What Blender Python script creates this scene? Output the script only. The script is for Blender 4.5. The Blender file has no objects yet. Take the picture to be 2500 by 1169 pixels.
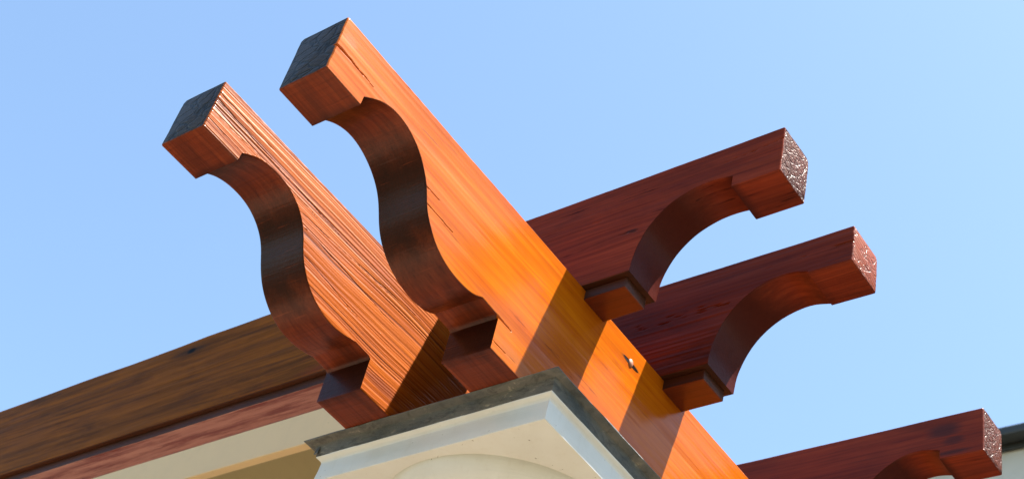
import bpy, bmesh, math, random
import numpy as np
from mathutils import Matrix, Vector

random.seed(7)
scene = bpy.context.scene
COL = scene.collection

# ------------------------------------------------------------------ camera
cam_data = bpy.data.cameras.new("camera")
cam = bpy.data.objects.new("camera", cam_data)
COL.objects.link(cam)
cam_data.sensor_fit = 'HORIZONTAL'
cam_data.sensor_width = 36.0
cam_data.lens = 3766.7 / 2500 * 36.0
cam_data.shift_x = (1250 - 1155.9) / 2500
cam_data.shift_y = (614.07 - 584.5) / 2500
cam_data.clip_start = 0.05
cam_data.clip_end = 2000
rt = Vector((0.7825057, 0.5828977, 0.2188952))
up = Vector((0.2792656, -0.6427763, 0.7133368))
bk = Vector((0.5565030, -0.4970602, -0.6657594))
M = Matrix((rt, up, bk)).transposed().to_4x4()
M.translation = Vector((1.90516, -1.16182, -2.49678))
cam.matrix_world = M
cam_data.dof.use_dof = True
cam_data.dof.focus_distance = 3.45
cam_data.dof.aperture_fstop = 7.0
scene.camera = cam

# ------------------------------------------------------------------ sky and sun
SUN = Vector((0.37, 0.205, 1.0)).normalized()          # towards the sun
world = bpy.data.worlds.new("World")
scene.world = world
world.use_nodes = True
wn, wl = world.node_tree.nodes, world.node_tree.links
wn.clear()
sky = wn.new('ShaderNodeTexSky')
sky.sky_type = 'NISHITA'
sky.sun_disc = False
sky.sun_elevation = math.asin(SUN.z)
sky.sun_rotation = math.atan2(SUN.x, SUN.y)
sky.altitude = 0
sky.air_density = 1.0
sky.dust_density = 0.7
sky.ozone_density = 0.0
bg = wn.new('ShaderNodeBackground')
bg.inputs['Strength'].default_value = 0.07
wo = wn.new('ShaderNodeOutputWorld')
tint = wn.new('ShaderNodeVectorMath')
tint.operation = 'MULTIPLY'
tint.inputs[1].default_value = (1.0, 1.075, 1.05)
wl.new(sky.outputs[0], tint.inputs[0])
wl.new(tint.outputs[0], bg.inputs[0])
wl.new(bg.outputs[0], wo.inputs[0])

sl = bpy.data.lights.new("sun", 'SUN')
sl.energy = 5.0
sl.angle = math.radians(0.53)
sl.color = (1.0, 0.95, 0.87)
sun = bpy.data.objects.new("sun", sl)
COL.objects.link(sun)
sun.rotation_euler = (-SUN).to_track_quat('-Z', 'Y').to_euler()
sun.location = (4, 2, 8)

vs = scene.view_settings
vs.view_transform = 'Standard'
vs.look = 'None'
vs.exposure = 2.15
vs.gamma = 1.0
vs.use_curve_mapping = False
scene.render.engine = 'CYCLES'

GROUND = -4.1

# ------------------------------------------------------------------ node helper
class NT:
    def __init__(self, name):
        self.m = bpy.data.materials.new(name)
        self.m.use_nodes = True
        self.t = self.m.node_tree
        self.t.nodes.clear()
        self.out = self.t.nodes.new('ShaderNodeOutputMaterial')
        self.p = self.t.nodes.new('ShaderNodeBsdfPrincipled')
        self.t.links.new(self.p.outputs[0], self.out.inputs[0])
        self.tc = self.t.nodes.new('ShaderNodeTexCoord')
    def put(self, sock, v):
        if hasattr(v, 'is_output'):
            self.t.links.new(v, sock)
        else:
            if isinstance(v, (tuple, list)) and len(v) == 3 and sock.type == 'RGBA':
                v = (*v, 1)
            sock.default_value = v
    def set(self, **kw):
        for k, v in kw.items():
            self.put(self.p.inputs[k.replace('_', ' ')], v)
    def obj(self, scale=(1, 1, 1), loc=(0, 0, 0), rot=(0, 0, 0), src=None):
        n = self.t.nodes.new('ShaderNodeMapping')
        n.inputs['Scale'].default_value = scale
        n.inputs['Location'].default_value = loc
        n.inputs['Rotation'].default_value = rot
        self.t.links.new(src or self.tc.outputs['Object'], n.inputs[0])
        return n.outputs[0]
    def noise(self, vec, scale=1, detail=4, rough=.55, dist=0, col=False):
        n = self.t.nodes.new('ShaderNodeTexNoise')
        n.inputs['Scale'].default_value = scale
        n.inputs['Detail'].default_value = detail
        n.inputs['Roughness'].default_value = rough
        n.inputs['Distortion'].default_value = dist
        self.t.links.new(vec, n.inputs['Vector'])
        return n.outputs[1 if col else 0]
    def voro(self, vec, scale, feature='DISTANCE_TO_EDGE', rnd=1.0):
        n = self.t.nodes.new('ShaderNodeTexVoronoi')
        n.feature = feature
        n.inputs['Scale'].default_value = scale
        n.inputs['Randomness'].default_value = rnd
        self.t.links.new(vec, n.inputs['Vector'])
        return n.outputs[0]
    def ramp(self, fac, *stops):
        n = self.t.nodes.new('ShaderNodeValToRGB')
        e = n.color_ramp.elements
        while len(e) < len(stops):
            e.new(0.5)
        for el, (pos, c) in zip(e, stops):
            el.position = pos
            el.color = (c, c, c, 1) if not isinstance(c, (tuple, list)) else (*c, 1)
        self.t.links.new(fac, n.inputs[0])
        return n.outputs[0]
    def mix(self, fac, a, b, mode='MIX'):
        n = self.t.nodes.new('ShaderNodeMix')
        n.data_type = 'RGBA'
        n.blend_type = mode
        n.clamp_factor = True
        self.put(n.inputs[0], fac)
        self.put(n.inputs[6], a)
        self.put(n.inputs[7], b)
        return n.outputs[2]
    def math(self, op, a, b=None, c=None):
        n = self.t.nodes.new('ShaderNodeMath')
        n.operation = op
        self.put(n.inputs[0], a)
        if b is not None: self.put(n.inputs[1], b)
        if c is not None: self.put(n.inputs[2], c)
        return n.outputs[0]
    def bump(self, h, strength=.3, dist=.01, prev=None):
        n = self.t.nodes.new('ShaderNodeBump')
        n.inputs['Strength'].default_value = strength
        n.inputs['Distance'].default_value = dist
        self.t.links.new(h, n.inputs['Height'])
        if prev is not None: self.t.links.new(prev, n.inputs['Normal'])
        return n.outputs[0]
    def add(self, a, b):
        n = self.t.nodes.new('ShaderNodeVectorMath')
        n.operation = 'ADD'
        self.put(n.inputs[0], a)
        self.put(n.inputs[1], b)
        return n.outputs[0]
    def scale(self, a, f):
        n = self.t.nodes.new('ShaderNodeVectorMath')
        n.operation = 'SCALE'
        self.put(n.inputs[0], a)
        n.inputs['Scale'].default_value = f
        return n.outputs[0]

def spot(n, centre, radii):
    """1 at the centre of a stretched spot in object space, 0 outside."""
    v = n.obj(scale=tuple(1 / r for r in radii), loc=tuple(-c / r for c, r in zip(centre, radii)))
    g = n.t.nodes.new('ShaderNodeTexGradient')
    g.gradient_type = 'SPHERICAL'
    n.t.links.new(v, g.inputs[0])
    return g.outputs[1]

# ------------------------------------------------------------------ materials
def wood(name, light, mid, dark, seed=0.0, rough=.34, coat=.6, coat_rough=.2, streak=.5,
         blotch=.5, bump=.25, spots=(), ridged=False, stain_shade=.9, spec=.15, saw=0.0, stain_shade_at=(.25, .85), stain_shade_tone=.35, tail=None, tail_at=(.45, .75), patch=None):
    n = NT(name)
    off = (seed * 3.7, seed * 1.3, seed * 2.1)
    warp = n.noise(n.obj((1.1, 5, 5), off), 1.0, 3, .5, 0, True)
    wv = n.add(n.tc.outputs['Object'], n.scale(warp, .035))
    grain = n.noise(n.obj((1.3, 62, 62), off, src=wv), 1.0, 5, .6)
    fine = n.noise(n.obj((3.2, 165, 165), off, src=wv), 1.0, 3, .6)
    big = n.noise(n.obj((2.2, 7, 7), off), 1.0, 4, .6, .6)
    fleck = n.noise(n.obj((5.5, 95, 95), off, src=wv), 1.0, 4, .65)
    c = n.mix(n.ramp(grain, (.34, 0.0), (.66, 1.0)), mid, light)
    c = n.mix(n.math('MULTIPLY', n.ramp(big, (.42, 0.0), (.72, 1.0)), blotch), c, dark)
    c = n.mix(n.math('MULTIPLY', n.ramp(fine, (.45, 0.0), (.70, 1.0)), .42), c, dark)
    fl = n.math('MULTIPLY', n.ramp(fleck, (.60, 0.0), (.70, 1.0)), n.ramp(big, (.45, 0.0), (.6, 1.0)))
    c = n.mix(n.math('MULTIPLY', fl, streak), c, tuple(x * .25 for x in dark))
    if ridged:
        a = n.t.nodes.new('ShaderNodeAttribute')
        a.attribute_name = 'grain'
        c = n.mix(n.ramp(a.outputs['Fac'], (.03, .95), (.42, 0.0)), c, tuple(x * .55 for x in dark))
        c = n.mix(n.math('MULTIPLY', n.ramp(a.outputs['Fac'], (.7, 0.0), (.95, 1.0)), .5), c, light)
    if stain_shade:
        # steep cuts darkened: deeper stain plus cove and scroll shade painted in
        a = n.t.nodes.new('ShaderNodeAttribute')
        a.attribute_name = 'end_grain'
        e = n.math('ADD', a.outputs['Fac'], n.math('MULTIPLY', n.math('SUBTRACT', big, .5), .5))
        c = n.mix(n.math('MULTIPLY', n.ramp(e, (stain_shade_at[0], 0.0), (stain_shade_at[1], 1.0)), stain_shade), c, tuple(x * stain_shade_tone for x in dark))
    if tail:
        # far-end tone: stain worn yellower on the rafter, painted pink sheen on the strip
        sx = n.t.nodes.new('ShaderNodeSeparateXYZ')
        n.t.links.new(n.tc.outputs['Object'], sx.inputs[0])
        e = n.math('ADD', n.math('MULTIPLY', sx.outputs[0], .5), n.math('MULTIPLY', n.math('SUBTRACT', big, .5), .8))
        tn = n.noise(n.obj((2.6, 18, 18), off), 1.0, 6, .7, .5)
        tl = n.mix(n.ramp(n.math('ADD', n.math('MULTIPLY', grain, .5), n.math('MULTIPLY', tn, .5)), (.40, 0.0), (.60, 1.0)), tail[0], tail[1])
        if patch:
            pn = n.noise(n.obj((2.2, 34, 34), off), 1.0, 6, .75, .2)
            tl = n.mix(n.ramp(pn, (.44, 0.0), (.58, .95)), tl, patch)
        c = n.mix(n.math('MULTIPLY', n.ramp(e, (tail_at[0], 0.0), (tail_at[1], 1.0)), .92), c, tl)
    for centre, radii, colr, amt in spots:
        s = spot(n, centre, radii)
        s = n.math('ADD', s, n.math('ADD', n.math('MULTIPLY', n.math('SUBTRACT', fine, .5), .5), n.math('MULTIPLY', n.math('SUBTRACT', grain, .5), .7)))
        c = n.mix(n.math('MULTIPLY', n.ramp(s, (.15, 0.0), (.6, 1.0)), amt), c, colr)
    rv = n.math('ADD', rough, n.math('MULTIPLY', n.math('SUBTRACT', big, .5), .25))
    speck = n.noise(n.obj((60, 300, 300), off), 1.0, 2, .6)
    h = n.math('ADD', n.math('MULTIPLY', grain, .6), n.math('MULTIPLY', fine, .4))
    h = n.math('ADD', h, n.math('MULTIPLY', speck, .25))
    if saw:
        sm = n.noise(n.obj((150, 4, 150), off), 1.0, 3, .6)
        sc = n.noise(n.obj((220, 9, 220), off), 1.0, 2, .6)
        h = n.math('ADD', h, n.math('MULTIPLY', sm, saw))
        c = n.mix(n.math('MULTIPLY', n.ramp(sm, (.5, 0.0), (.75, 1.0)), .35), c, dark)
        c = n.mix(n.math('MULTIPLY', n.ramp(sc, (.66, 0.0), (.74, 1.0)), .35), c, light)
    nb = n.bump(h, bump, .0025)
    n.set(Base_Color=c, Roughness=rv, Coat_Weight=coat, Coat_Roughness=coat_rough, Normal=nb, Coat_Normal=nb)
    n.p.inputs['Specular IOR Level'].default_value = spec
    return n.m

ORL, ORM, ORD = (.42, .106, .0012), (.36, .076, .0008), (.23, .030, .0008)
RDL, RDM, RDD = (.22, .036, .014), (.145, .021, .009), (.040, .008, .006)

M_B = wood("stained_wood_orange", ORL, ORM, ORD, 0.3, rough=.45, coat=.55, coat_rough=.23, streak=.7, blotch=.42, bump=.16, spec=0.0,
           spots=[((1.150, 0, -.056), (.055, .05, .010), (.02, .012, .008), .9),
                  ((.75, 0, -.36), (.10, .05, .03), (.25, .08, .02), .5),
                  ((.03, 0, -.05), (.03, .05, .02), (.35, .10, .04), .6)])
M_A = wood("stained_wood_weathered", (.37, .090, .007), (.30, .062, .004), (.13, .021, .004), 1.7, rough=.42, coat=.26, coat_rough=.2, spec=.05,
           streak=.6, blotch=.4, bump=.5, ridged=True,
           spots=[((.72, 0, -.34), (.12, .05, .025), (.13, .025, .006), .8)])
M_R1 = wood("stained_wood_rafter", RDL, RDM, RDD, 3.1, rough=.36, coat=.08, coat_rough=.2, spec=.01, stain_shade_at=(.05, .5), streak=.9, blotch=.55, bump=.3, stain_shade=.92, stain_shade_tone=1.1, tail=((.070, .025, .002), (.20, .064, .003)),
            spots=[((2.065, 0, .288), (.13, .05, .022), (.02, .014, .010), .6), ((2.06, 0, .288), (.030, .05, .016), (.004, .004, .004), 1.0),
                   ((.405, 0, .142), (.03, .05, .008), (.02, .01, .01), .8)])
M_R2 = wood("stained_wood_rafter_dark", tuple(x * .8 for x in RDL), tuple(x * .8 for x in RDM), RDD, 5.9, rough=.36, coat=.09, coat_rough=.2, spec=.02, stain_shade_at=(.05, .5), streak=.9, blotch=.9, bump=.4, stain_shade=.92, stain_shade_tone=1.1)
M_R3 = wood("stained_wood_rafter_red", (.19, .030, .011), (.135, .019, .008), RDD, 8.2, rough=.4, coat=.12, coat_rough=.25, spec=.05, stain_shade_at=(.02, .4), stain_shade_tone=.9, streak=.7,
            blotch=.5, bump=.25, spots=[((.115, 0, .285), (.075, .05, .030), (.030, .013, .014), .7), ((.085, 0, .245), (.045, .05, .020), (.030, .013, .014), .6), ((.09, 0, .205), (.09, .05, .012), (.035, .014, .014), .7)])
M_STRIP_SIDE = wood("stained_wood_recess_shade", (.07, .02, .008), (.05, .014, .006), (.02, .007, .004), 6.6, rough=.5, coat=.05, streak=.5, blotch=.5, bump=.3)  # dark tone paints recess shade onto strip sides and the ledge
M_STRIP = wood("stained_wood_strip", (.125, .019, .005), (.09, .012, .0035), (.05, .008, .003), 7.3, rough=.35, coat=.4, coat_rough=.28, streak=.4,
               blotch=.5, bump=.3, spec=.2, tail=((.36, .15, .115), (.29, .11, .085)), tail_at=(.30, .40), patch=(.14, .022, .014))  # pink far end is a ground reflection painted into the colour
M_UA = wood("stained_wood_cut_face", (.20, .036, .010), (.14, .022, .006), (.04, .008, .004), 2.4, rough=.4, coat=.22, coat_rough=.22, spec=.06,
            streak=.4, blotch=.8, bump=.35, saw=.8, stain_shade_tone=.4, stain_shade_at=(.15, .75))  # cut wood; its extra darkness paints shade on undersides and far sides

def end_grain(name, base, alt, crack, scale, rough, coat, seed, str_=.8, dist=.004, wid=.055, cover=(.42, .6), spec=.2, fine_=.55):
    n = NT(name)
    off = (seed, seed * 2, seed * .7)
    w = n.noise(n.obj((30, 30, 30), off), 1.0, 4, .6, 0, True)
    v = n.add(n.obj((1, 1, 1.6), off), n.scale(w, .022))
    e = n.voro(v, scale)
    e2 = n.voro(v, scale * 2.7)
    wr = n.t.nodes.new('ShaderNodeTexWave')
    wr.wave_type = 'RINGS'; wr.rings_direction = 'X'
    wr.inputs['Scale'].default_value = 26; wr.inputs['Distortion'].default_value = 1.6
    wr.inputs['Detail'].default_value = 3; wr.inputs['Detail Scale'].default_value = 1.5
    n.t.links.new(n.obj((1, 1, 1), (0, -.09, .24)), wr.inputs[0])
    rings = n.math('ADD', n.math('MULTIPLY', wr.outputs[1], .45), n.math('MULTIPLY', n.noise(n.obj((10, 60, 60), off), 1.0, 4, .6, .4), .55))
    cr = n.ramp(e, (.0, 1.0), (wid, 0.0))
    cr2 = n.ramp(e2, (.0, fine_), (wid * .8, 0.0))
    k = n.math('MAXIMUM', cr, cr2)
    big = n.noise(n.obj((14, 14, 14), off), 1.0, 3, .5)
    patch = n.ramp(n.noise(n.obj((22, 22, 22), off), 1.0, 2, .5), (cover[0], 0.0), (cover[1], 1.0))
    k = n.math('MULTIPLY', k, patch)
    c = n.mix(n.ramp(rings, (.35, 0.0), (.65, 1.0)), base, alt)
    c = n.mix(n.ramp(big, (.4, 0.0), (.7, .6)), c, alt)
    c = n.mix(k, c, crack)
    h = n.math('SUBTRACT', n.math('MULTIPLY', rings, .25), k)
    nb = n.bump(h, str_, dist)
    n.set(Base_Color=c, Roughness=rough, Coat_Weight=coat, Coat_Roughness=.10, Normal=nb, Coat_Normal=nb)
    n.p.inputs['Specular IOR Level'].default_value = spec
    return n.m

M_EA = end_grain("charred_end_grain", (.017, .013, .012), (.034, .025, .021), (.001, .001, .001), 22, .5, .09, 1.3, .6, .004, .12, (.28, .48), .2, .15)
M_ER = end_grain("varnished_end_grain", (.11, .028, .012), (.055, .015, .009), (.07, .02, .013), 40, .5, .10, 4.2, .9, .004, .13, (.30, .50), .04, .35)
M_ER2 = end_grain("varnished_end_grain_red", (.23, .050, .016), (.15, .032, .013), (.12, .03, .018), 34, .5, .13, 9.1, .8, .003, .09, (.38, .56), .04, .25)

def paint(name, colr, rough=.45, dirt=.2, dirtcol=(.35, .28, .18), scale=6, bump=.05):
    n = NT(name)
    a = n.noise(n.obj((scale, scale, scale)), 1.0, 5, .6, .3)
    b = n.noise(n.obj((scale * 3, scale * 3, scale * 40)), 1.0, 3, .6)
    d = n.noise(n.obj((scale * 9, scale * 9, scale * 1.5)), 1.0, 5, .65)
    sp = n.noise(n.obj((scale * 16,) * 3), 1.0, 2, .5)
    c = n.mix(n.math('MULTIPLY', n.ramp(a, (.45, 0.0), (.75, 1.0)), dirt), colr, dirtcol)
    c = n.mix(n.math('MULTIPLY', n.ramp(d, (.55, 0.0), (.75, 1.0)), dirt * .8), c, dirtcol)
    c = n.mix(n.ramp(sp, (.745, 0.0), (.76, .7)), c, (.10, .075, .05))
    n.set(Base_Color=c, Roughness=rough, Normal=n.bump(n.math('ADD', b, n.math('MULTIPLY', a, .6)), bump, .004))
    return n.m

M_WHITE = paint("white_column_paint", (.60, .60, .575), .38, .16, (.34, .28, .19), 6, .25)
M_CREAM = paint("cream_paint", (.62, .45, .235), .5, .15)
M_OLIVE = paint("olive_paint", (.27, .215, .095), .55, .2, (.20, .15, .06))
M_RENDER = paint("grey_render", (.50, .48, .43), .8, .25, (.3, .28, .22))

def lead():
    n = NT("weathered_lead")
    sx = n.t.nodes.new('ShaderNodeSeparateXYZ')
    n.t.links.new(n.tc.outputs['Object'], sx.inputs[0])
    a = n.noise(n.obj((7, 7, 12)), 1.0, 6, .65, .6)
    b = n.noise(n.obj((26, 26, 90)), 1.0, 6, .7, .5)
    f = n.noise(n.obj((90, 90, 120)), 1.0, 4, .7, .2)
    c = n.mix(n.ramp(a, (.36, 0.0), (.60, 1.0)), (.042, .052, .058), (.112, .108, .098))
    c = n.mix(n.ramp(b, (.50, 0.0), (.66, .7)), c, (.022, .024, .024))
    c = n.mix(n.math('MULTIPLY', n.ramp(b, (.30, 1.0), (.40, 0.0)), n.ramp(a, (.45, 0.0), (.6, .9))), c, (.30, .27, .21))
    c = n.mix(n.ramp(f, (.60, 0.0), (.72, .6)), c, (.03, .04, .02))
    n.set(Base_Color=c, Roughness=n.ramp(a, (.3, .45), (.7, .75)), Metallic=.15, Normal=n.bump(n.math('ADD', b, n.math('MULTIPLY', f, .4)), .8, .004))
    return n.m
M_LEAD = lead()

def plain(name, c, rough=.5, metal=0.0):
    n = NT(name)
    a = n.noise(n.obj((40, 40, 40)), 1.0, 4, .6)
    n.set(Base_Color=n.mix(n.math('MULTIPLY', a, .4), c, tuple(x * .6 for x in c)), Roughness=rough, Metallic=metal,
          Normal=n.bump(a, .15, .002))
    return n.m
M_GUTTER = plain("dark_gutter_metal", (.035, .036, .034), .45, .2)
M_ROOF = plain("roof_tile", (.09, .075, .065), .8)
M_PLUG = plain("pale_wood_plug", (.30, .105, .05), .6)
M_RESIN = plain("dark_resin", (.015, .010, .008), .12)

def lawn():
    n = NT("lawn_grass")
    a = n.noise(n.obj((.5, .5, .5)), 1.0, 6, .6)
    b = n.noise(n.obj((60, 60, 60)), 1.0, 5, .7)
    c = n.mix(n.ramp(a, (.35, 0.0), (.7, 1.0)), (.065, .056, .026), (.080, .068, .032))
    c = n.mix(n.math('MULTIPLY', b, .5), c, (.02, .035, .01))
    n.set(Base_Color=c, Roughness=.9, Normal=n.bump(b, .8, .03))
    return n.m
M_GROUND = lawn()
def sandstone():
    n = NT("bounce_sandstone")
    a = n.noise(n.obj((1.4, 1.4, 1.4)), 1.0, 6, .6)
    b = n.noise(n.obj((30, 30, 30)), 1.0, 5, .6)
    c = n.mix(n.ramp(a, (.35, 0.0), (.7, 1.0)), (.36, .275, .19), (.30, .225, .155))
    c = n.mix(n.math('MULTIPLY', b, .3), c, (.20, .145, .09))
    n.set(Base_Color=c, Roughness=.8, Normal=n.bump(b, .3, .006))
    return n.m
M_SLAB = sandstone()


# ------------------------------------------------------------------ mesh helpers
def link(name, me, mats, parent=None, loc=None, rotz=None):
    o = bpy.data.objects.new(name, me)
    COL.objects.link(o)
    for m in (mats if isinstance(mats, (list, tuple)) else [mats]):
        me.materials.append(m)
    if parent is not None: o.parent = parent
    if loc is not None: o.location = loc
    if rotz is not None: o.rotation_euler = (0, 0, rotz)
    return o

def tag(o, label, cat, group=None):
    o['label'] = label
    o['category'] = cat
    if group: o['group'] = group
    return o

def empty(name, loc=(0, 0, 0), rotz=0.0):
    o = bpy.data.objects.new(name, None)
    o.empty_display_size = .2
    COL.objects.link(o)
    o.location = loc
    o.rotation_euler = (0, 0, rotz)
    return o

def boxmesh(name, x0, x1, y0, y1, z0, z1, bev=.004):
    bm = bmesh.new()
    bmesh.ops.create_cube(bm, size=1)
    for v in bm.verts:
        v.co = Vector(((x0 + x1) / 2 + v.co.x * (x1 - x0), (y0 + y1) / 2 + v.co.y * (y1 - y0), (z0 + z1) / 2 + v.co.z * (z1 - z0)))
    if bev:
        bmesh.ops.bevel(bm, geom=bm.edges[:], offset=bev, segments=2, affect='EDGES', profile=.6)
    me = bpy.data.meshes.new(name)
    bm.to_mesh(me)
    bm.free()
    return me

_R = np.random.RandomState(3)
_G = _R.rand(256, 256)
def vnoise(x, y):
    x = np.asarray(x, float); y = np.asarray(y, float)
    xi = np.floor(x).astype(int); yi = np.floor(y).astype(int)
    fx = x - xi; fy = y - yi
    fx = fx * fx * (3 - 2 * fx); fy = fy * fy * (3 - 2 * fy)
    g = lambda a, b: _G[a % 256, b % 256]
    return (g(xi, yi) * (1 - fx) + g(xi + 1, yi) * fx) * (1 - fy) + (g(xi, yi + 1) * (1 - fx) + g(xi + 1, yi + 1) * fx) * fy

def smooth_curve(pts, step=.006, it=14):
    """Catmull-Rom through the points, resampled by length and relaxed (ends stay)."""
    P = np.array(pts, float)
    Q = np.vstack([2 * P[0] - P[1], P, 2 * P[-1] - P[-2]])
    out = []
    for i in range(1, len(Q) - 2):
        for t in np.linspace(0, 1, 12, endpoint=False):
            a, b, c, d = Q[i - 1], Q[i], Q[i + 1], Q[i + 2]
            out.append(.5 * ((2 * b) + (c - a) * t + (2 * a - 5 * b + 4 * c - d) * t * t + (3 * b - a - 3 * c + d) * t ** 3))
    out = np.array(out + [P[-1]])
    L = np.r_[0, np.cumsum(np.linalg.norm(np.diff(out, axis=0), axis=1))]
    t = np.linspace(0, L[-1], max(4, int(L[-1] / step)))
    C = np.c_[np.interp(t, L, out[:, 0]), np.interp(t, L, out[:, 1])]
    for _ in range(it):
        C[1:-1] = .5 * C[1:-1] + .25 * (C[:-2] + C[2:])
    return C

def line(a, b, step=.006):
    n = max(1, int(math.hypot(b[0] - a[0], b[1] - a[1]) / step))
    return [(a[0] + (b[0] - a[0]) * i / n, a[1] + (b[1] - a[1]) * i / n) for i in range(n + 1)]

def timber(name, prof, zt, w, sg, mats, nS=90, nB=26, disp=None, r=.003, rft=.010, wob=.0009, seed=0.0, flat_from=None):
    """A beam: prof = [(s, z of the underside)], s from the carved end along the length.
    Near side at local y = 0, far side at local y = sg * w.  mats = (wood, end grain, cut underside and far side)."""
    st = [(0.0, prof[0][1], r)] + [(max(s, r) if i == 0 else s, z, 0.0) for i, (s, z) in enumerate(prof)]
    st = [st[0], (r * .3, prof[0][1], r * .45)] + st[1:]
    S = np.array([a[0] for a in st]); ZB = np.array([a[1] for a in st]); IN = np.array([a[2] for a in st])
    # loop template: (u, kind, t)
    n = len(S)
    rows = []
    t = np.linspace(0, 1, nS)
    def seg(u_fn, z_fn): rows.append((u_fn, z_fn))
    # rows of the near side run level, along the grain, and end where they meet the cut underside
    zlow = float(ZB.min()) + r
    for tt in t: seg(lambda zb, i: 0 * zb + i, lambda zb, i, tt=tt: np.maximum((zt - r) + (zlow - (zt - r)) * tt, zb + r))
    for a in (30, 60): seg(lambda zb, i, a=a: r * (1 - math.cos(math.radians(a))) + i, lambda zb, i, a=a: zb + r - r * math.sin(math.radians(a)) + i)
    for tt in np.linspace(0, 1, nB): seg(lambda zb, i, tt=tt: r + (w - 2 * r) * tt, lambda zb, i: zb + i)
    for a in (60, 30): seg(lambda zb, i, a=a: w - r * (1 - math.cos(math.radians(a))) - i, lambda zb, i, a=a: zb + r - r * math.sin(math.radians(a)) + i)
    for tt in np.linspace(0, 1, 14): seg(lambda zb, i: w - i + 0 * zb, lambda zb, i, tt=tt: (zb + r) + ((zt - rft) - (zb + r)) * tt)
    for a in (30, 60): seg(lambda zb, i, a=a: w - rft * (1 - math.cos(math.radians(a))) - i, lambda zb, i, a=a: zt - rft + rft * math.sin(math.radians(a)) - i + 0 * zb)
    for tt in np.linspace(0, 1, 8): seg(lambda zb, i, tt=tt: w - rft + (r - w + rft) * tt + 0 * zb, lambda zb, i: zt - i + 0 * zb)
    for a in (60, 30): seg(lambda zb, i, a=a: r * (1 - math.cos(math.radians(a))) + i, lambda zb, i, a=a: zt - r + r * math.sin(math.radians(a)) - i + 0 * zb)
    m = len(rows)
    U = np.stack([np.broadcast_to(f(ZB, IN), (n,)) for f, _ in rows], 1).copy()
    Z = np.stack([np.broadcast_to(g(ZB, IN), (n,)) for _, g in rows], 1).copy()
    SS = np.repeat(S[:, None], m, 1)
    grain = np.full((n, m), .6)
    near = np.zeros(m, bool); near[:nS + 2] = True; near[-2:] = True
    fade = np.minimum(1, SS / .0)  if False else 1.0
    if disp is not None:
        d, g = disp(SS[:, near], Z[:, near])
        d[:, nS:nS + 2] = d[:, nS - 1:nS]
        d[:, -2:] = d[:, :1]
        U[:, near] += d
        grain[:, near] = g
        # underside and top follow the worn near edge
        d_lo, d_hi = d[:, nS - 1], d[:, 0]
        lo = slice(nS + 2, nS + 2 + nB)
        U[:, lo] += d_lo[:, None] * np.clip(1 - np.linspace(0, 1, nB) * 3, 0, 1)[None]
        hi = slice(m - 10, m - 2)
        U[:, hi] += d_hi[:, None] * np.clip(1 - np.linspace(1, 0, 8) * 3, 0, 1)[None]
    # slight unevenness of sawn timber
    U += (vnoise(SS * 6 + seed, Z * 12 + 9) - .5) * wob * 2
    Z += (vnoise(SS * 7 + seed + 40, U * 20 + 3) - .5) * wob * 2
    edge = (vnoise(SS * 60 + seed, U * 40 + Z * 40) - .5)
    corner = np.zeros(m); corner[nS - 1:nS + 3] = 1; corner[-3:] = 1; corner[0] = 1
    U += edge * corner[None] * .0011
    Z += edge * corner[None] * .0011
    SE = SS + np.where((SS < r * 1.2), (vnoise(U * 55 + seed, Z * 55) - .5) * .0012, 0)
    V = np.stack([SE, sg * U, Z], -1).reshape(-1, 3)
    idx = np.arange(n * m).reshape(n, m)
    a = idx[:-1]; b = idx[1:]
    an = np.roll(a, -1, 1); bn = np.roll(b, -1, 1)
    q = np.stack([a, b, bn, an], -1) if sg > 0 else np.stack([a, an, bn, b], -1)
    faces = q.reshape(-1, 4).tolist()
    mi = np.zeros((n - 1, m), int)
    mi[:, nS:nS + nB + 3 + 16] = 2
    if flat_from is not None:
        mi[np.ix_(S[:-1] > flat_from, np.arange(nS, nS + nB + 3))] = 3  # ledge beside the strip takes the painted recess shade
    ml = mi.reshape(-1).tolist()
    cap0 = idx[0].tolist(); cap1 = idx[-1].tolist()
    faces.append(cap0 if sg > 0 else cap0[::-1]); ml.append(1)
    faces.append(cap1[::-1] if sg > 0 else cap1); ml.append(1)
    me = bpy.data.meshes.new(name)
    me.from_pydata(V.tolist(), [], faces)
    me.polygons.foreach_set('material_index', ml)
    me.polygons.foreach_set('use_smooth', [True] * len(faces))
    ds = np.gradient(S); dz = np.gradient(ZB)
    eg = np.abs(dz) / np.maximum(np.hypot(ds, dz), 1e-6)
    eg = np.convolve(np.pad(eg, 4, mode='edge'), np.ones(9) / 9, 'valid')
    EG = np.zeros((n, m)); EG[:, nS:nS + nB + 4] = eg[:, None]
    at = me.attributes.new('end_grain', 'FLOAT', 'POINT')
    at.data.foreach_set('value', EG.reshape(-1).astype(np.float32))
    at = me.attributes.new('grain', 'FLOAT', 'POINT')
    at.data.foreach_set('value', grain.reshape(-1).astype(np.float32))
    me.update()
    # consistent outward normals
    bm = bmesh.new(); bm.from_mesh(me)
    bmesh.ops.remove_doubles(bm, verts=bm.verts[:], dist=2e-5)
    bmesh.ops.recalc_face_normals(bm, faces=bm.faces[:])
    bm.to_mesh(me); bm.free()
    me.set_sharp_from_angle(angle=math.radians(32))
    return me

def check(s, z, s0, s1, z0, slope, width, depth):
    """A drying crack running along the grain: wedge that narrows towards its end."""
    t = np.clip((s - s0) / (s1 - s0), 0, 1)
    wloc = width * np.minimum(1, (1 - t) * 1.2) * np.minimum(1, t * 12 + (1.0 if s0 <= 0 else 0.0))
    c = z0 + slope * (s - s0) + (vnoise(s * 40, s * 0 + z0 * 100) - .5) * .003
    k = np.clip(1 - np.abs(z - c) / np.maximum(wloc, 1e-5), 0, 1)
    return np.where((s >= s0) & (s <= s1), k * depth, 0)

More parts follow.
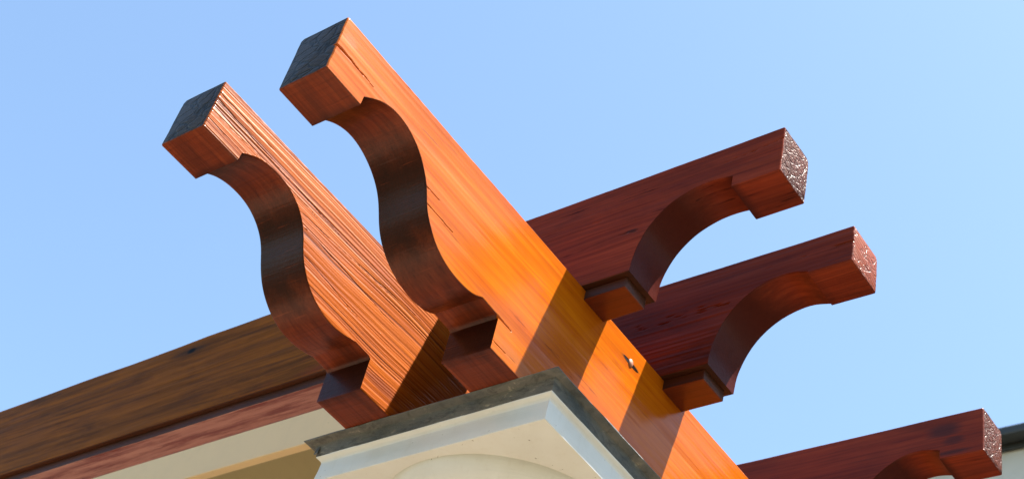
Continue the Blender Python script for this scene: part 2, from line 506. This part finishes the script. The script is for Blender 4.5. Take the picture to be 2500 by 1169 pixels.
# ------------------------------------------------------------------ ground
def ground():
    me = bpy.data.meshes.new("ground")
    S = 600
    me.from_pydata([(-S, -S, GROUND), (S, -S, GROUND), (S, S, GROUND), (-S, S, GROUND)], [], [(0, 1, 2, 3)])
    o = link("ground", me, M_GROUND)
    o['kind'] = 'structure'
ground()

def bounce_patio():  # unseen paving, added and extended left to bounce warm light upwards
    p = empty("bounce_patio", (0, 0, GROUND))
    p['kind'] = 'structure'
    me = boxmesh("bounce_slab", 0, .891, 0, .891, .004, .045, .004)
    me.materials.append(M_SLAB)
    for i in range(-11, 2):
        for j in range(-2, 4):
            o = bpy.data.objects.new("bounce_slab", me)
            COL.objects.link(o)
            o.parent = p
            o.location = (i * .9 + .2, j * .9, random.uniform(-.002, .002))
bounce_patio()

# ------------------------------------------------------------------ main beams
B_CURVE = [(.1145, -.1447), (.1465, -.1185), (.1821, -.1010), (.2172, -.0955), (.2548, -.1020), (.2897, -.1184), (.3164, -.1385),
           (.3401, -.1650), (.3575, -.1960), (.3720, -.2300), (.3902, -.2585), (.4119, -.2813), (.4382, -.2999), (.4654, -.3124),
           (.4974, -.3208), (.5305, -.3232), (.5650, -.3195), (.5886, -.3123), (.6060, -.3005)]
A_CURVE = [(.1173, -.1290), (.1519, -.1057), (.1841, -.0952), (.2130, -.0915), (.2390, -.0920), (.2650, -.0960), (.2900, -.1055),
           (.3154, -.1215), (.3393, -.1450), (.3546, -.1715), (.3690, -.2055), (.3855, -.2355), (.4036, -.2590), (.4294, -.2815),
           (.4598, -.3000), (.4930, -.3110), (.5320, -.3140), (.5684, -.3100), (.6060, -.2995)]
BASE = -.3946

def beam_profile(end_z, step_s, curve, lip_s, block_s):
    c = smooth_curve(curve)
    p = line((0.0, end_z), (step_s, end_z))
    p += line((step_s + .0005, end_z), tuple(c[0]), .004)[1:]
    p += [tuple(x) for x in c[1:]]
    lip = tuple(c[-1])
    p += line(lip, (lip_s, lip[1] - .0015))[1:]
    p += line((lip_s, lip[1] - .0015), (block_s, lip[1] - .006), .003)[1:]
    p += line((block_s + .0006, lip[1] - .012), (block_s + .001, BASE), .004)
    p += line((block_s + .001, BASE), (1.75, BASE), .010)[1:]
    p += line((1.75, BASE), (4.4, BASE), .10)[1:]
    return p

def disp_B(s, z):
    d = (vnoise(s * 2.2, z * 26 + 5) - .5) * .0016 + (vnoise(s * 5, z * 120) - .5) * .0004
    d = d + check(s, z, 0.0, .135, -.0935, -.03, .0042, .009)
    d = d + check(s, z, .35, .42, -.187, .02, .0014, .004)
    d = d + check(s, z, .362, .49, -.223, -.02, .0017, .005)
    d = d + check(s, z, .655, .735, -.304, -.02, .0035, .006)
    d = d + check(s, z, .665, .78, -.372, .02, .0013, .003)
    return d, np.full(s.shape, .6)

def ridges(s, z):
    # grain lines rise slowly away from the end in the lower part of the board
    low = np.clip((-z - .06) / .25, 0, 1)
    v = z + .030 * (vnoise(s * 2.6 + 3, z * 7) - .5) + .012 * (vnoise(s * 6 + 11, z * 16) - .5) * (.3 + low)
    v = v - .055 * low * np.clip(s - .15, 0, 1)
    f1 = vnoise(v * 215, s * .9 + 2)
    f2 = vnoise(v * 520, s * 1.6 + 7)
    hgt = .72 * f1 + .28 * f2
    amp = .55 + .9 * vnoise(v * 30 + 4, s * 1.1)
    return hgt, amp

def disp_A(s, z):
    hgt, amp = ridges(s, z)
    d = (1 - np.clip(hgt * 1.25 - .1, 0, 1)) * .0016 * amp
    k = np.zeros_like(s)
    for a in ((0.0, .24, -.041, -.02, .0018, .004), (0.0, .55, -.060, -.055, .0022, .005), (0.0, .42, -.084, -.04, .0024, .004),
              (0.0, .20, -.099, .02, .0016, .005), (0.0, .115, -.122, -.05, .0022, .0035),
              (.31, .70, -.125, .06, .0020, .0035), (.345, .80, -.151, -.045, .0026, .004), (.37, .62, -.215, -.10, .0022, .0035),
              (.52, .92, -.110, .09, .0018, .005), (.667, .86, -.300, .06, .0016, .004)):
        k = np.maximum(k, check(s, z, *a[:5], 1.0))
    return d + k * .0010, np.clip(hgt * 1.25 - .1, 0, 1) * (1 - k)

ROT_B = math.pi / 2          # local x (length) -> +Y, near side faces +X
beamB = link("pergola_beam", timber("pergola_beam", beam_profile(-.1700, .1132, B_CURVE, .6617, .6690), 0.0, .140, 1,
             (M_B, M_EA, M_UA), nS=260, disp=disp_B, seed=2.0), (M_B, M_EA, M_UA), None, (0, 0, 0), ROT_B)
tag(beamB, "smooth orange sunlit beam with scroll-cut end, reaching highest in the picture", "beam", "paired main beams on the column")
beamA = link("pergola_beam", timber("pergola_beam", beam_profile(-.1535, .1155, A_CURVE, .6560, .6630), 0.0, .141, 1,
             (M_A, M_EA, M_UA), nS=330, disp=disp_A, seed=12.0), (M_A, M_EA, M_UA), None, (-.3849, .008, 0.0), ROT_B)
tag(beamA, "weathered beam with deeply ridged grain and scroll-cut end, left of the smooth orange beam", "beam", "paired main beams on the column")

# pale plug in a dark resin pocket on the smooth beam
def blob(name, rx, ry, rz, seed, seg=20):
    bm = bmesh.new()
    bmesh.ops.create_uvsphere(bm, u_segments=seg, v_segments=seg // 2, radius=1)
    for v in bm.verts:
        k = 1 + .12 * (float(vnoise(v.co.x * 2 + seed, v.co.z * 2 + v.co.y)) - .5)
        v.co = Vector((v.co.x * rx * k, v.co.y * ry, v.co.z * rz * k))
    me = bpy.data.meshes.new(name)
    bm.to_mesh(me); bm.free()
    me.polygons.foreach_set('use_smooth', [True] * len(me.polygons))
    return me
link("resin_pocket", blob("resin_pocket", .034, .0009, .0058, 1), M_RESIN, beamB, (1.151, .0003, -.0565)).rotation_euler = (0, math.radians(4), 0)
link("wood_plug", blob("wood_plug", .0095, .0045, .0115, 5), M_PLUG, beamB, (1.150, .0005, -.0555))

# ------------------------------------------------------------------ rafters
R1C = [(.1291, .2154), (.1608, .2225), (.1963, .2243), (.2316, .2214), (.2660, .2110), (.2951, .1976), (.3226, .1745), (.3490, .1430),
       (.3662, .1069), (.3783, .0714), (.3838, .0340), (.3850, .0005)]
R2C = [(.1205, .2200), (.1710, .2345), (.2104, .2321), (.2495, .2220), (.2877, .2023), (.3246, .1697), (.3504, .1304), (.3670, .0878),
       (.3772, .0508), (.3802, .0005)]
R3C = [(.1252, .2185), (.1739, .2315), (.2145, .2305), (.2482, .2205), (.2819, .2023), (.3085, .1815), (.3300, .1590), (.3520, .1230),
       (.3680, .0850), (.3790, .0420), (.3815, .0005)]

def rafter(y, w, H, L, endz, curve, length, mats, label, seed, stretch, disp=None, nS=80):
    c = smooth_curve(curve)
    st = curve[0][0]
    p = line((0.0, endz), (st - .0010, endz)) + line((st - .0005, endz), tuple(c[0]), .004)[1:]
    p += [tuple(x) for x in c[1:]]
    s0 = float(c[-1][0])
    p += line((s0 + .0004, .0008), (max(s0, 1.0), .0008), .012)
    p += line((max(s0, 1.0), .0008), (length, .0008), .04)[1:]
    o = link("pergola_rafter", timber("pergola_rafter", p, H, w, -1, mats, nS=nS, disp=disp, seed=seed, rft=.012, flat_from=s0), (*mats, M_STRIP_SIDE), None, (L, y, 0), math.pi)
    tag(o, label, "rafter", "rafters crossing the beams")
    # narrower strip under the rafter, set back from its faces
    q = line((0.0, -.0310), (length - s0 - .018, -.0310), .03)
    q[0] = (0.0, -.0310)
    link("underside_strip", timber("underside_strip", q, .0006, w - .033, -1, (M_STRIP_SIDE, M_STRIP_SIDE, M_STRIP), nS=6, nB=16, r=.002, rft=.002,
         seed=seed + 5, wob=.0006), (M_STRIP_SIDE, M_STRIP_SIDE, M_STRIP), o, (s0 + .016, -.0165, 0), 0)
    return o

def disp_R1(s, z):
    d = (vnoise(s * 3, z * 60 + 2) - .5) * .0009
    for a in ((0.0, .12, .291, -.12, .0012, .004), (.06, .22, .283, -.08, .0010, .003), (.38, .44, .139, .03, .0022, .004), (.36, .60, .214, .03, .0008, .003),
              (.44, .6, .262, -.02, .0008, .003)):
        d = d + check(s, z, *a)
    return d, np.full(s.shape, .6)
def disp_R2(s, z):
    d = (vnoise(s * 2.2, z * 150 + 20) - .5) * .0018
    for a in ((0.0, .30, .283, -.03, .0014, .004), (.30, .70, .2025, -.02, .0016, .004), (.32, .72, .192, -.01, .0013, .004), (.36, .66, .212, -.02, .0012, .004)):
        d = d + check(s, z, *a)
    return d, np.full(s.shape, .6)

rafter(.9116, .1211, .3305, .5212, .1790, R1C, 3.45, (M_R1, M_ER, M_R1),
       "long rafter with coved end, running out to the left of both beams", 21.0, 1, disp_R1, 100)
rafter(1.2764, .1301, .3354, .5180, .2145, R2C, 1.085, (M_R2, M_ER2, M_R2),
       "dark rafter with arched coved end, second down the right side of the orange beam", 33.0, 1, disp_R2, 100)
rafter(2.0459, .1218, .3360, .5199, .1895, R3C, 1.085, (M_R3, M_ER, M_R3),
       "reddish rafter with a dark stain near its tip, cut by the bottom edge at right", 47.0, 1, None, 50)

# ------------------------------------------------------------------ column with flashed capital
CX0, CX1, CY0, CY1 = -.6596, .1084, .7785, 1.5465
cxm, cym = (CX0 + CX1) / 2, (CY0 + CY1) / 2
column = empty("column", (cxm, cym, GROUND))
tag(column, "white painted column with square capital under weathered lead flashing", "column")
HX = (CX1 - CX0) / 2

def square_rings(name, rings, nseg, mats, wob=0.0, cap_top=None, cap_bot=None, seed=0, ofs=GROUND):
    verts, faces = [], []
    for k, (s, z) in enumerate(rings):
        h = HX - s
        for side in range(4):
            for i in range(nseg):
                t = -1 + 2 * i / nseg
                x, y = ((t, -1), (1, t), (-t, 1), (-1, -t))[side]
                j = wob * (float(vnoise(x * 5.3 + y * 3.1 + seed, k * .55 + y * 4.7)) - .5) * 2
                f = 0 if i == 0 else 1
                verts.append((x * (h + j * f * .6), y * (h + j * f * .6), z - ofs + j))
    n = nseg * 4
    for k in range(len(rings) - 1):
        for i in range(n):
            faces.append((k * n + i, (k + 1) * n + i, (k + 1) * n + (i + 1) % n, k * n + (i + 1) % n))
    if cap_top is not None: faces.append(tuple(range(n)))
    if cap_bot is not None: faces.append(tuple(range((len(rings) - 1) * n, len(rings) * n))[::-1])
    me = bpy.data.meshes.new(name)
    me.from_pydata(verts, [], faces)
    bm = bmesh.new(); bm.from_mesh(me)
    bmesh.ops.recalc_face_normals(bm, faces=bm.faces[:])
    bm.to_mesh(me); bm.free()
    me.polygons.foreach_set('use_smooth', [True] * len(me.polygons))
    me.set_sharp_from_angle(angle=math.radians(28))
    return me

fl = link("flashing", square_rings("flashing", [(.0, -.3950), (-.0004, -.3968), (.0012, -.3980), (.012, -.3995), (.0205, -.4015), (.0225, -.4050),
          (.0245, -.4140), (.0275, -.4250), (.0292, -.4315), (.0300, -.4330), (.034, -.4325)], 70, None, .0011, cap_top=True, seed=3), M_LEAD, column)
ab = link("abacus", square_rings("abacus", [(.029, -.4310), (.0300, -.4336), (.0318, -.4350), (.0352, -.4372), (.0388, -.4405), (.0405, -.4440), (.0412, -.4455),
          (.0412, -.4470), (.0400, -.4700), (.0375, -.4995), (.0380, -.5010), (.0392, -.5016)], 24, None, .0002, cap_top=True, cap_bot=True, seed=8), M_WHITE, column)
# folded lead tab near the front left corner
tab = link("corner_tab", boxmesh("corner_tab", -.006, .006, -.0022, .0022, -.014, .014, .0015), M_LEAD, fl,
           (-HX + .0345, -HX + .0230, -.4165 - GROUND))
tab.rotation_euler = (math.radians(-10), 0, 0)

def lathe(name, prof, seg=96, ofs=GROUND):
    verts, faces = [], []
    for r_, z in prof:
        for i in range(seg):
            a = 2 * math.pi * i / seg
            verts.append((r_ * math.cos(a), r_ * math.sin(a), z - ofs))
    for k in range(len(prof) - 1):
        for i in range(seg):
            faces.append((k * seg + i, (k + 1) * seg + i, (k + 1) * seg + (i + 1) % seg, k * seg + (i + 1) % seg))
    me = bpy.data.meshes.new(name)
    me.from_pydata(verts, [], faces)
    bm = bmesh.new(); bm.from_mesh(me)
    bmesh.ops.recalc_face_normals(bm, faces=bm.faces[:])
    bm.to_mesh(me); bm.free()
    me.polygons.foreach_set('use_smooth', [True] * len(me.polygons))
    me.set_sharp_from_angle(angle=math.radians(40))
    return me
ovolo = [(.320 - .096 * t ** 1.35, -.5008 - .070 * math.sin(t * math.pi / 2)) for t in [i / 20 for i in range(21)]]
link("echinus", lathe("echinus", ovolo + [(.222, -.575), (.222, -.590), (.214, -.596), (.205, -.606)]), M_WHITE, column)
link("shaft", lathe("shaft", [(.2055, -.600), (.2, -.64), (.205, -1.2), (.222, -2.4), (.235, -3.75), (.24, -3.86)]), M_WHITE, column)
link("base", lathe("base", [(.235, -3.84), (.27, -3.855), (.285, -3.88), (.285, -3.91), (.27, -3.935), (.28, -3.95), (.32, -3.965), (.335, -3.99), (.335, -4.02),
     (.32, -4.045), (.335, -4.05), (.335, GROUND + .001)]), M_WHITE, column)

# ------------------------------------------------------------------ porch of the house (behind, left)
porch = empty("porch", (-3.6, 1.75, GROUND))
tag(porch, "cream fascia and olive soffit of a porch behind the long rafter, left", "porch")
def pbox(name, x0, x1, y0, y1, z0, z1, m, parent, bev=.004):
    px, py, pz = parent.location
    return link(name, boxmesh(name, x0 - px, x1 - px, y0 - py, y1 - py, z0 - pz, z1 - pz, bev), m, parent)
PX1 = -1.25
pbox("fascia", -9.0, PX1, 1.750, 1.785, .642, .905, M_CREAM, porch)
pbox("soffit", -8.98, PX1 - .03, 1.7855, 3.2, .665, .685, M_OLIVE, porch)
pbox("side_fascia", PX1 - .036, PX1 - .001, 1.786, 3.2, .642, .904, M_CREAM, porch)
pbox("roof", -9.02, PX1 + .02, 1.73, 3.2, .906, .93, M_ROOF, porch)
wallp = pbox("wall", -9.0, PX1 - .10, 3.201, 3.45, GROUND, .93, M_RENDER, porch, 0)

# ------------------------------------------------------------------ neighbouring house (far right)
house = empty("house", (0.0, 7.7, GROUND))
tag(house, "grey rendered house with dark gutter, behind the lowest rafter tip at the right edge", "house")
HY = 7.6
pbox("gutter", -7.0, 8.0, HY - .12, HY, 4.838, 4.915, M_GUTTER, house, .016)
pbox("gutter_fascia", -7.0, 8.0, HY + .0005, HY + .03, 4.80, 4.91, M_GUTTER, house)
pbox("wall", -6.9, 8.0, HY + .04, HY + .3, GROUND, 4.88, M_RENDER, house, 0)
def roof_slab():
    px, py, pz = house.location
    v = [(-7.05, HY - .03, 4.875), (8.0, HY - .03, 4.875), (8.0, HY + 4, 5.9), (-7.05, HY + 4, 5.9)]
    v = [(a - px, b - py, c - pz) for a, b, c in v] + [(a - px, b - py, c - pz - .04 + .0) for a, b, c in v]
    v = [(a, b, c + (.042 if i < 4 else .042)) for i, (a, b, c) in enumerate(v)]
    me = bpy.data.meshes.new("roof")
    me.from_pydata(v, [], [(0, 1, 2, 3), (7, 6, 5, 4), (0, 4, 5, 1), (1, 5, 6, 2), (2, 6, 7, 3), (3, 7, 4, 0)])
    link("roof", me, M_ROOF, house)
roof_slab()
